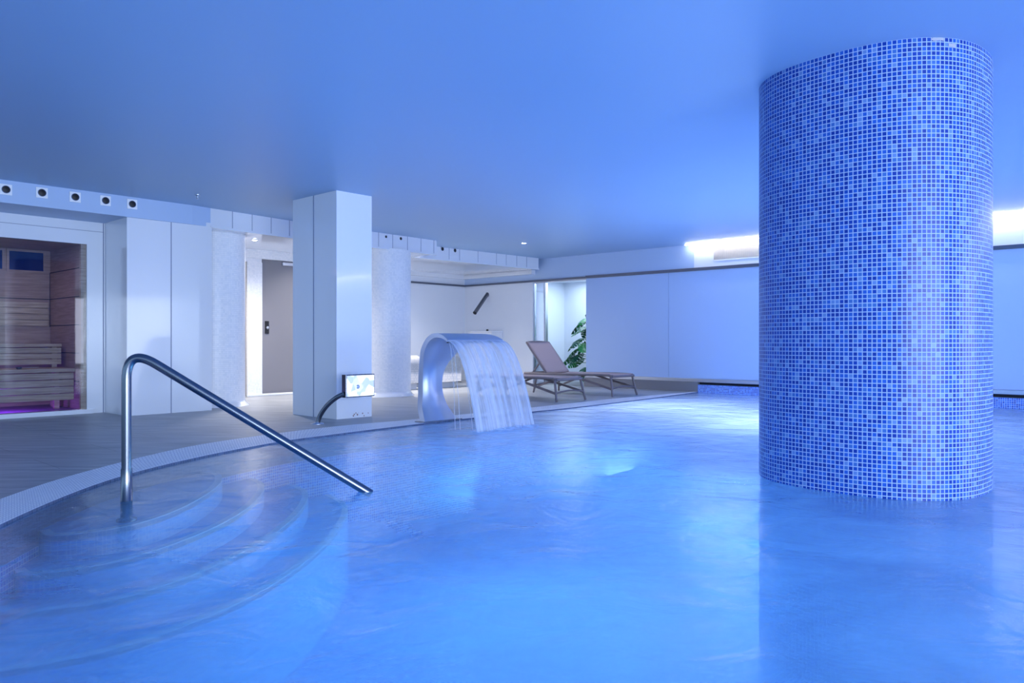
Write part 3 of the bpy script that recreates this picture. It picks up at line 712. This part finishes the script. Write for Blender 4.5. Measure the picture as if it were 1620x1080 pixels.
    for iv in range(nv+1):
        for iu in range(nu+1):
            w = (iu/nu*2-1)*.62; s = 1.04+(iv/nv*2-1)*.26; e = max(0, 1-abs(iu/nu*2-1)**2)*max(0, 1-abs(iv/nv*2-1)**1.5)
            V.append(W(s, w, WL+.003+.03*e*(.6+.5*noise.noise(Vector((w*7, s*7, 0)))))); cov.append(e)
    for iv in range(nv):
        for iu in range(nu):
            i = iv*(nu+1)+iu; F.append((i, i+nu+1, i+nu+2, i+1)); U.append([(iu/nu, iv/nv)]*4)
    mb.mesh(V, F, None, 0, True); fo = mb.build('foam', M['foam'], f)
    at = fo.data.attributes.new('cover', 'FLOAT', 'POINT')
    for i, c in enumerate(cov): at.data[i].value = c
M['fallrim'] = watermat('falling_water_rim', .30, .6, 30, 1)
swan()

# ---------------------------------------------------------------- pool jet on a bent pipe, reflections on its steel face painted as glow
def jet():
    D = 8.30; x = -2.13; base = Vector((x, D, 0))
    a0 = base.dot(A)-.0; b0 = base.dot(B)
    g = thing('water_cannon', 'bent steel pipe carrying a small square steel head, reflections painted in as glow, before the column', 'water jet', base)
    # head plane: faces the pool
    hx = (547-810)/1200*8.2; hc = Vector((hx, 8.2, .415)); ha, hb = hc.dot(A), hc.dot(B)
    w = .385; h = .125
    pts = catmull([base+Vector((0, 0, .0)), base+Vector((.03, .0, .09)), base+Vector((.11, -.02, .20)), base+Vector((.22, -.05, .29)), P(ha+.03, hb+.01, .335)], 8)
    mb = MB(); mb.tube(pts, .026, 20); mb.build('pipe', M['steel'], g)
    mb = MB(); mb.lathe(base, [(.07, 0), (.07, .006), (.03, .012), (.028, .02)], 28); mb.build('flange', M['steel_l'], g)
    mb = MB(); mb.box(ha, ha+.075, hb, hb+w, .415-h, .415+h); hd = mb.build('head_housing', M['steel'], g, bevel=.004)
    mb = MB(); mb.box(ha-.006, ha-.001, hb+.012, hb+w-.012, .415-h+.012, .415+h-.012); mb.build('mirror_glow', M['mirrorglow'], hd)
    for k in range(5):
        for zz in (-h+.006, h-.006):
            mb = MB(); mb.lathe(P(ha-.002, hb+.03+k*(w-.06)/4, .415+zz), [(.005, 0), (.004, .004), (0, .005)], 8, axis=-A)
            mb.build('bolt', M['track'], hd)
    mb = MB(); mb.lathe(P(ha-.006, hb+w*.40, .405), [(.022, 0), (.022, .004), (.010, .005), (0, .003)], 20, axis=-A); mb.build('nozzle_eye', M['steel_l'], hd)
m, t, p = nt('mirror_glow'); M['mirrorglow'] = m
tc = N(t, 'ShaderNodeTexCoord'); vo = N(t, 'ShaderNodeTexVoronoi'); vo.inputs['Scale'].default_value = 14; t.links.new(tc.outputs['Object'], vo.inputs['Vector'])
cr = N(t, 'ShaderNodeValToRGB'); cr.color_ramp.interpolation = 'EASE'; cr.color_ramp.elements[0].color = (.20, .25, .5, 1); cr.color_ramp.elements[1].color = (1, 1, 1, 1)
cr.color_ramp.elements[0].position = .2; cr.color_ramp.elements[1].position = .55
t.links.new(vo.outputs['Color'], cr.inputs[0]); t.links.new(cr.outputs[0], p.inputs['Emission Color']); p.inputs['Emission Strength'].default_value = .95  # emission stands in for bright reflections in the polished steel
jet()

# ---------------------------------------------------------------- sun loungers
def lounger(b0, raised, label, w=.62, a0=7.12, a1=9.02):
    g = thing('sun_lounger', label, 'sun lounger', P((a0+a1)/2, b0+w/2, 0), 'sun loungers on the deck')
    zb = .345; b1 = b0+w; rb = .03
    aH = 8.50 if raised else a1
    # long rails
    mb = MB()
    for bb in (b0, b1):
        mb.tube([P(a1, bb, zb-.012), P(a1-.4, bb, zb-.012), P(a0+.35, bb, zb+.005), P(a0+.06, bb, zb), P(a0, bb, zb-.018)], .021, 12)
    mb.tube([P(a0, b0, zb-.018), P(a0, b1, zb-.018)], .020, 12); mb.tube([P(a1, b0, zb-.012), P(a1, b1, zb-.012)], .018, 12)
    mb.build('seat_frame', M['lfr'], g)
    # slung fabric, sagging a touch
    def sling(name, pA, pB, nrm, par):
        mb = MB(); nu, nv = 10, 12
        V = []; F = []
        for lay in (0, -.006):
            for j in range(nv+1):
                for i in range(nu+1):
                    q = pA+(pB-pA)*(j/nv)+B*(w*i/nu); sag = -.022*(1-(i/nu*2-1)**2)
                    V.append(q+nrm*(sag+.018+lay))
        K = (nu+1)*(nv+1)
        for j in range(nv):
            for i in range(nu):
                k = j*(nu+1)+i; F.append((k, k+nu+1, k+nu+2, k+1)); F.append((K+k, K+k+1, K+k+nu+2, K+k+nu+1))
        for j in range(nv):
            for k in (j*(nu+1), j*(nu+1)+nu): F.append((k, k+nu+1, K+k+nu+1, K+k))
        for i in range(nu):
            for k in (i, nv*(nu+1)+i): F.append((k, k+1, K+k+1, K+k))
        mb.mesh(V, F, None, 0, True); return mb.build(name, M['lfab'], par)
    sling('seat', P(a0+.01, b0, zb), P(aH, b0, zb-.005), Z, g)
    if raised:
        top = P(8.97, b0, .885); bot = P(aH+.01, b0, zb+.01); dn = (top-bot).normalized(); nr = B.cross(dn)
        nr = nr if nr.z > 0 else -nr
        bk = sling('backrest', bot, top, nr, g)
        mb = MB()
        pts = [bot-nr*.01, bot+(top-bot)*.92-nr*.004, top-nr*.004]
        for o_ in (Vector((0, 0, 0)), B*w): mb.tube([q+o_ for q in pts], .018, 12)
        mb.tube([top-nr*.004+B*(w*k/6)+dn*.02*math.sin(math.pi*k/6) for k in range(7)], .017, 12)
        mb.build('back_frame', M['lfr'], bk)
        for o_ in (.04, w-.04):
            mb = MB(); q = bot+(top-bot)*.36+B*o_; mb.bar(q-nr*.02, P(aH+.36, b0+o_, zb), .022, .022); mb.bar(P(aH+.38, b0+o_, zb+.005), P(aH+.02, b0+o_, zb+.03), .018, .022)
            mb.build('back_support', M['lfr'], bk)
    # legs
    for sa, aa, ab in ((0, a0+.03, a0-.04), (1, a1-.30, a1-.25)):
        for bb, ob in ((b0, -.045), (b1, .045)):
            mb = MB(); mb.tube([P(aa, bb, zb-.01), P(aa+(ab-aa)*.5, bb+ob*.45, zb*.5), P(ab, bb+ob, 0.0)], [.019, .018, .017], 12); mb.build('leg', M['lfr'], g)
        zz = .13; k = 1-zz/zb
        q0 = P(aa+(ab-aa)*k, b0-.045*k, zz); q1 = P(aa+(ab-aa)*k, b1+.045*k, zz)
        mb = MB(); mb.tube([q0+(q1-q0)*(i/8)+Z*.03*math.sin(math.pi*i/8) for i in range(9)], .013, 10); mb.build('crossbar', M['lfr'], g)
    for bb, ob in ((b0, -.028), (b1, .028)):
        mb = MB(); mb.bar(P(a0+.85, bb, zb-.02), P(a0-.015, bb+ob, .125), .022, .034); mb.build('brace', M['lfr'], g)
        mb = MB(); mb.bar(P(a1-.95, bb, zb-.02), P(a1-.27, bb+ob, .09), .022, .030); mb.build('brace', M['lfr'], g)
    return g
lounger(10.18, True, 'taupe mesh sun lounger with raised backrest before the doorway')
lounger(8.745, False, 'taupe mesh sun lounger lying flat, partly behind the falling water')

# ---------------------------------------------------------------- alcove: tiled recliners, cabinet, shower cannon
def recliner(b0, b1, label, a0=10.85):
    g = thing('tiled_recliner', label, 'heated bench', P(a0+.8, (b0+b1)/2, 0), 'tiled recliners in the alcove')
    pr = [(0, .12), (0, .40), (.02, .52), (.08, .60), (.18, .635), (.30, .61), (.55, .48), (.80, .40), (1.0, .42), (1.18, .50), (1.32, .47), (1.55, .36), (1.70, .34), (1.72, .12)]
    cv = catmull([Vector((x, z, 0)) for x, z in pr], 4)
    mb = MB(); cx = .85
    for i in range(len(cv)-1):
        p0, p1 = cv[i], cv[i+1]
        mb.quad([P(a0+p0.x, b0, p0.y), P(a0+p1.x, b0, p1.y), P(a0+p1.x, b1, p1.y), P(a0+p0.x, b1, p0.y)], [(b0, i*.05), (b0, i*.05+.05), (b1, i*.05+.05), (b1, i*.05)], 0, True)
    for bb in (b0, b1):
        for i in range(len(cv)-1):
            p0, p1 = cv[i], cv[i+1]
            mb.quad([P(a0+p0.x, bb, p0.y), P(a0+p1.x, bb, p1.y), P(a0+p1.x, bb, .1), P(a0+p0.x, bb, .1)], None, 1)
    mb.build('couch', [M['bench'], M['stone']], g, weld=True)
    mb = MB(); mb.box(a0+.10, a0+1.62, b0+.06, b1-.06, 0, .12); mb.build('plinth', M['white'], g)
recliner(9.72, 10.36, 'curved tiled recliner seen through the steel fountain arch')
recliner(8.72, 9.36, 'curved tiled recliner between the mosaic cylinder and the fountain')
mb = MB(); c = P(10.95, 9.80, .70)
mb.lathe(c-B*.0, [(0, -.02), (.045, -.012), (.052, 0), (.052, .36), (.045, .372), (0, .38)], 20, axis=B)
tag(mb.build('rolled_towel', M['paint']), 'white rolled towel on the recliner behind the fountain', 'towel')
g = thing('low_cabinet', 'white waist-high cabinet against the alcove wall behind the fountain', 'cabinet', P(12.0, 12.0, 0))
c0, c1 = on_b(778, 11.9)[0], on_b(742, 11.9)[0]
mb = MB(); mb.box(c0, c1, 11.9, BW-.002, 0, 1.10); mb.build('body', M['white'], g, bevel=.006)
mb = MB(); mb.box(c0-.015, c1, 11.885, BW-.002, 1.10, 1.13); mb.build('worktop', M['white'], g, bevel=.004)
kb = on_b(771, 12.0)[0]
mb = MB(); mb.lathe(P(kb, 12.0, 1.13), [(.025, 0), (.025, .03), (.018, .04), (0, .042)], 16); mb.build('push_button', M['black'], g)
g = thing('shower_cannon', 'grey steel shower pipe sticking out of the alcove wall', 'shower', P(12.1, BW, 1.9))
k = (770-810)/1200; aw, Dw = on_b(770, BW-.02); pw = P(aw, BW-.01, .9+(540-466)*Dw/1200)
De = Dw-.42; pe = Vector(((751-810)/1200*De, De, .9+(540-495)*De/1200)); dd = (pe-pw).normalized()
mb = MB(); mb.tube([pw, pw+(pe-pw)*.12, pe], .042, 24, cap=True); mb.build('pipe', M['steel'], g)
mb = MB(); mb.lathe(pe-dd*.003, [(.0425, 0), (.044, .004), (.036, .005)], 24, axis=dd, cap=False); mb.lathe(pe+dd*.001, [(.037, .001), (0, .002)], 24, axis=dd); mb.build('mouth', M['black'], g)
mb = MB(); mb.lathe(pw+B*.008, [(.055, 0), (.055, .006), (.045, .010)], 24, axis=-B); mb.build('wall_flange', M['steel'], g)

# ---------------------------------------------------------------- plant beyond the doorway
def plant():
    u0 = on_b(931, BW+.75)[0]; c = P(u0-.05, BW+.78, 0)
    g = thing('potted_monstera', 'leafy green split-leaf plant in the bright doorway', 'plant', c)
    mb = MB(); mb.lathe(c, [(.15, 0), (.155, .02), (.19, .30), (.195, .33), (.175, .33), (.17, .28)], 32); mb.build('pot', M['pot'], g)
    mb = MB(); mb.lathe(c, [(.172, .285), (0, .295)], 24); mb.build('soil', M['soil'], g)
    random.seed(21)
    def leaf(mb, tip, base, wid, roll):
        d = (tip-base); L = d.length; d.normalize(); side = d.cross(Z).normalized() if abs(d.z) < .95 else A.copy()
        up = side.cross(d); side = (side*math.cos(roll)+up*math.sin(roll)); up = side.cross(d)
        n = 5; ring = []
        for s_ in (-1, 1):
            prev = None
            for k in range(n):
                t0 = k/n; t1 = (k+.86)/n
                def wd_(t_): return wid*(math.sin(math.pi*min(1, t_*.92+.08))**.7)*(1 if t_ < .9 else .6)
                def pt_(t_, ww): return base+d*(L*t_)+side*(s_*ww)+up*(.18*wid*math.sin(math.pi*t_)-.35*abs(ww)**1.2)-Z*(.18*L*t_*t_)
                lob = .97 if k % 2 == 0 else .92
                q = [pt_(t0, 0), pt_(t0+.02, wd_(t0)*lob*.55), pt_(t0+.06, wd_(t0)*lob), pt_(t1+.05, wd_(t1)*lob), pt_(t1, wd_(t1)*.5), pt_((k+1)/n, 0)]
                mb.quad(q if s_ > 0 else list(reversed(q)), None, 0, False)
    lv = []
    for k in range(60):
        k *= 34/60; h = .40+1.15*(k/34)**1.25+random.uniform(-.05, .05); ang = random.uniform(0, 2*math.pi)
        rad = random.uniform(.12, .36)*(1.3-.7*k/34)
        lv.append((h, ang, rad))
    mbs = MB()
    for i, (h, ang, rad) in enumerate(lv):
        q = c+Vector((math.cos(ang)*rad, math.sin(ang)*rad, h)); root = c+Vector((random.uniform(-.03, .03), random.uniform(-.03, .03), .29))
        mid = root*.45+q*.55+Z*.06-Vector((math.cos(ang)*rad*.3, math.sin(ang)*rad*.3, 0))
        cv = catmull([root, mid, q], 5); mbs.tube(cv, .006, 6)
        mb = MB(); L = random.uniform(.18, .30); tip = q+Vector((math.cos(ang)*L, math.sin(ang)*L, random.uniform(-.24, -.02)))
        leaf(mb, tip, q, L*.50, random.uniform(-.7, .7))
        lo = mb.build('leaf', M['leaf'] if i % 3 else M['leafd'], g); so = lo.modifiers.new('solid', 'SOLIDIFY'); so.thickness = .002
    mbs.build('stems', M['stem'], g)
plant()

# ---------------------------------------------------------------- sauna
g = thing('sauna_cabin', 'wood-lined sauna behind a large glass front', 'sauna', P(11.1, 2.3, 0), kind='thing')
iw = 3.43; ib = 11.83; ic = 2.15
mb = MB()
mb.box(ib, ib+.05, .4, iw+.05, .03, ic+.02); mb.box(SW+.08, ib, iw, iw+.05, .03, ic+.02); mb.box(SW+.08, ib, .35, .4, .03, ic+.02)
mb.build('wall_lining', M['wood'], g)
mb = MB()
for k in range(5):
    z = .386+.365*k
    mb.box(SW+.08, ib-.004, iw-.004, iw+.001, z-.005, z+.005)
    if k in (3,): mb.box(ib-.004, ib+.001, .4, iw, z-.005, z+.005)
mb.box(ib-.004, ib+.001, iw-.006, iw, 1.10, 1.85)
mb.build('panel_groove', M['dark'], g)
mb = MB(); mb.box(SW+.08, ib+.05, .35, iw+.05, ic, ic+.05); mb.build('cabin_ceiling', M['wood'], g)
mb = MB(); mb.box(SW+.08, ib+.05, .35, iw+.05, 0.002, .03); mb.build('cabin_floor', M['stone'], g)
mb = MB(); mb.box(SW+.01, SW+.022, bO0, bO1, .055, 2.115); mb.build('glass_front', M['glass'], g)
mb = MB(); mb.box(SW+.03, SW+.08, bO1-.06, bO1, .055, 2.115); mb.build('door_post', M['woodb'], g)
w0, w1 = on_a(14, ib)[0], on_a(68, ib)[0]
for x0, x1 in ((w0, w1), (on_a(3, ib)[0]-(w1-w0), on_a(3, ib)[0])):
    mb = MB(); mb.box(ib-.02, ib-.001, x0-.03, x1+.03, 1.84, 1.865); mb.box(ib-.02, ib-.001, x0-.03, x1+.03, 2.115, 2.14)
    mb.box(ib-.02, ib-.001, x0-.03, x0, 1.865, 2.115); mb.box(ib-.02, ib-.001, x1, x1+.03, 1.865, 2.115); wf = mb.build('vent_frame', M['wood'], g)
    mb = MB(); mb.box(ib-.012, ib-.002, x0, x1, 1.865, 2.115); mb.build('dark_pane', M['win'], wf)
# wall backrest
r = bpy.data.objects.new('backrest', None); COL.objects.link(r); r.parent = g
for k in range(4):
    z = 1.115+.082*k; mb = MB(); mb.box(ib-.035, ib-.006, .5, iw-.03, z, z+.074); mb.build('slat', M['woodb'], r, bevel=.003)
# upper and lower benches
r = thing('sauna_bench', 'upper wooden sauna bench with slatted front', 'bench', P(11.5, 2.0, .56))
ub1 = on_a(97, 11.2)[0]
mb = MB(); mb.box(11.18, ib-.003, .5, ub1, .83, .87); mb.build('seat', M['woodb'], r, bevel=.003)
for k in range(3):
    z = .60+.075*k; mb = MB(); mb.box(11.2, 11.225, .5, ub1, z, z+.068); mb.build('slat', M['woodb'], r, bevel=.003)
for x_ in (.5, ub1-.1): mb = MB(); mb.box(11.24, 11.30, x_, x_+.06, .04, .83); mb.build('support', M['woodb'], r)
r = thing('sauna_bench', 'lower wooden sauna bench glowing purple underneath', 'bench', P(10.9, 2.0, .04))
lb1 = on_a(119, 10.6)[0]
for k in range(4):
    a_ = 10.60+.148*k; mb = MB(); mb.box(a_, a_+.138, .5, lb1, .515, .56); mb.build('seat_plank', M['woodb'], r, bevel=.004)
for k in range(4):
    z = .165+.087*k; mb = MB(); mb.box(10.615, 10.64, .5, lb1-.01, z, z+.079); mb.build('slat', M['woodb'], r, bevel=.003)
for x_ in (.5, lb1-.12): mb = MB(); mb.box(11.0, 11.06, x_, x_+.06, .03, .515); mb.build('support', M['woodb'], r)
mb = MB(); mb.box(10.75, 10.77, .55, lb1-.3, .42, .44); mb.build('light_tube', M['purple'], r)
area('bench_glow', P(10.80, 1.9, .40), (0, 0, -1), 1.8, .2, 30, (.32, .05, 1.0)).rotation_euler[2] = math.atan2(BY, BX)
r = thing('sauna_ladle', 'small dark ladle lying on the lower sauna bench', 'ladle', P(10.72, on_a(47, 10.7)[0], .56))
lb = on_a(47, 10.7)[0]
mb = MB(); mb.tube([P(10.72, lb-.08, .572), P(10.71, lb+.10, .580)], .007, 8); mb.build('handle', M['brown'], r)
mb = MB(); mb.lathe(P(10.72, lb-.11, .561), [(.022, 0), (.032, .012), (.035, .028), (.030, .028), (.018, .006)], 18); mb.build('bowl', M['track'], r)
area('sauna_light', P(11.0, 2.4, 2.10), (0, 0, -1), .8, .5, 6, (.75, .6, .85))
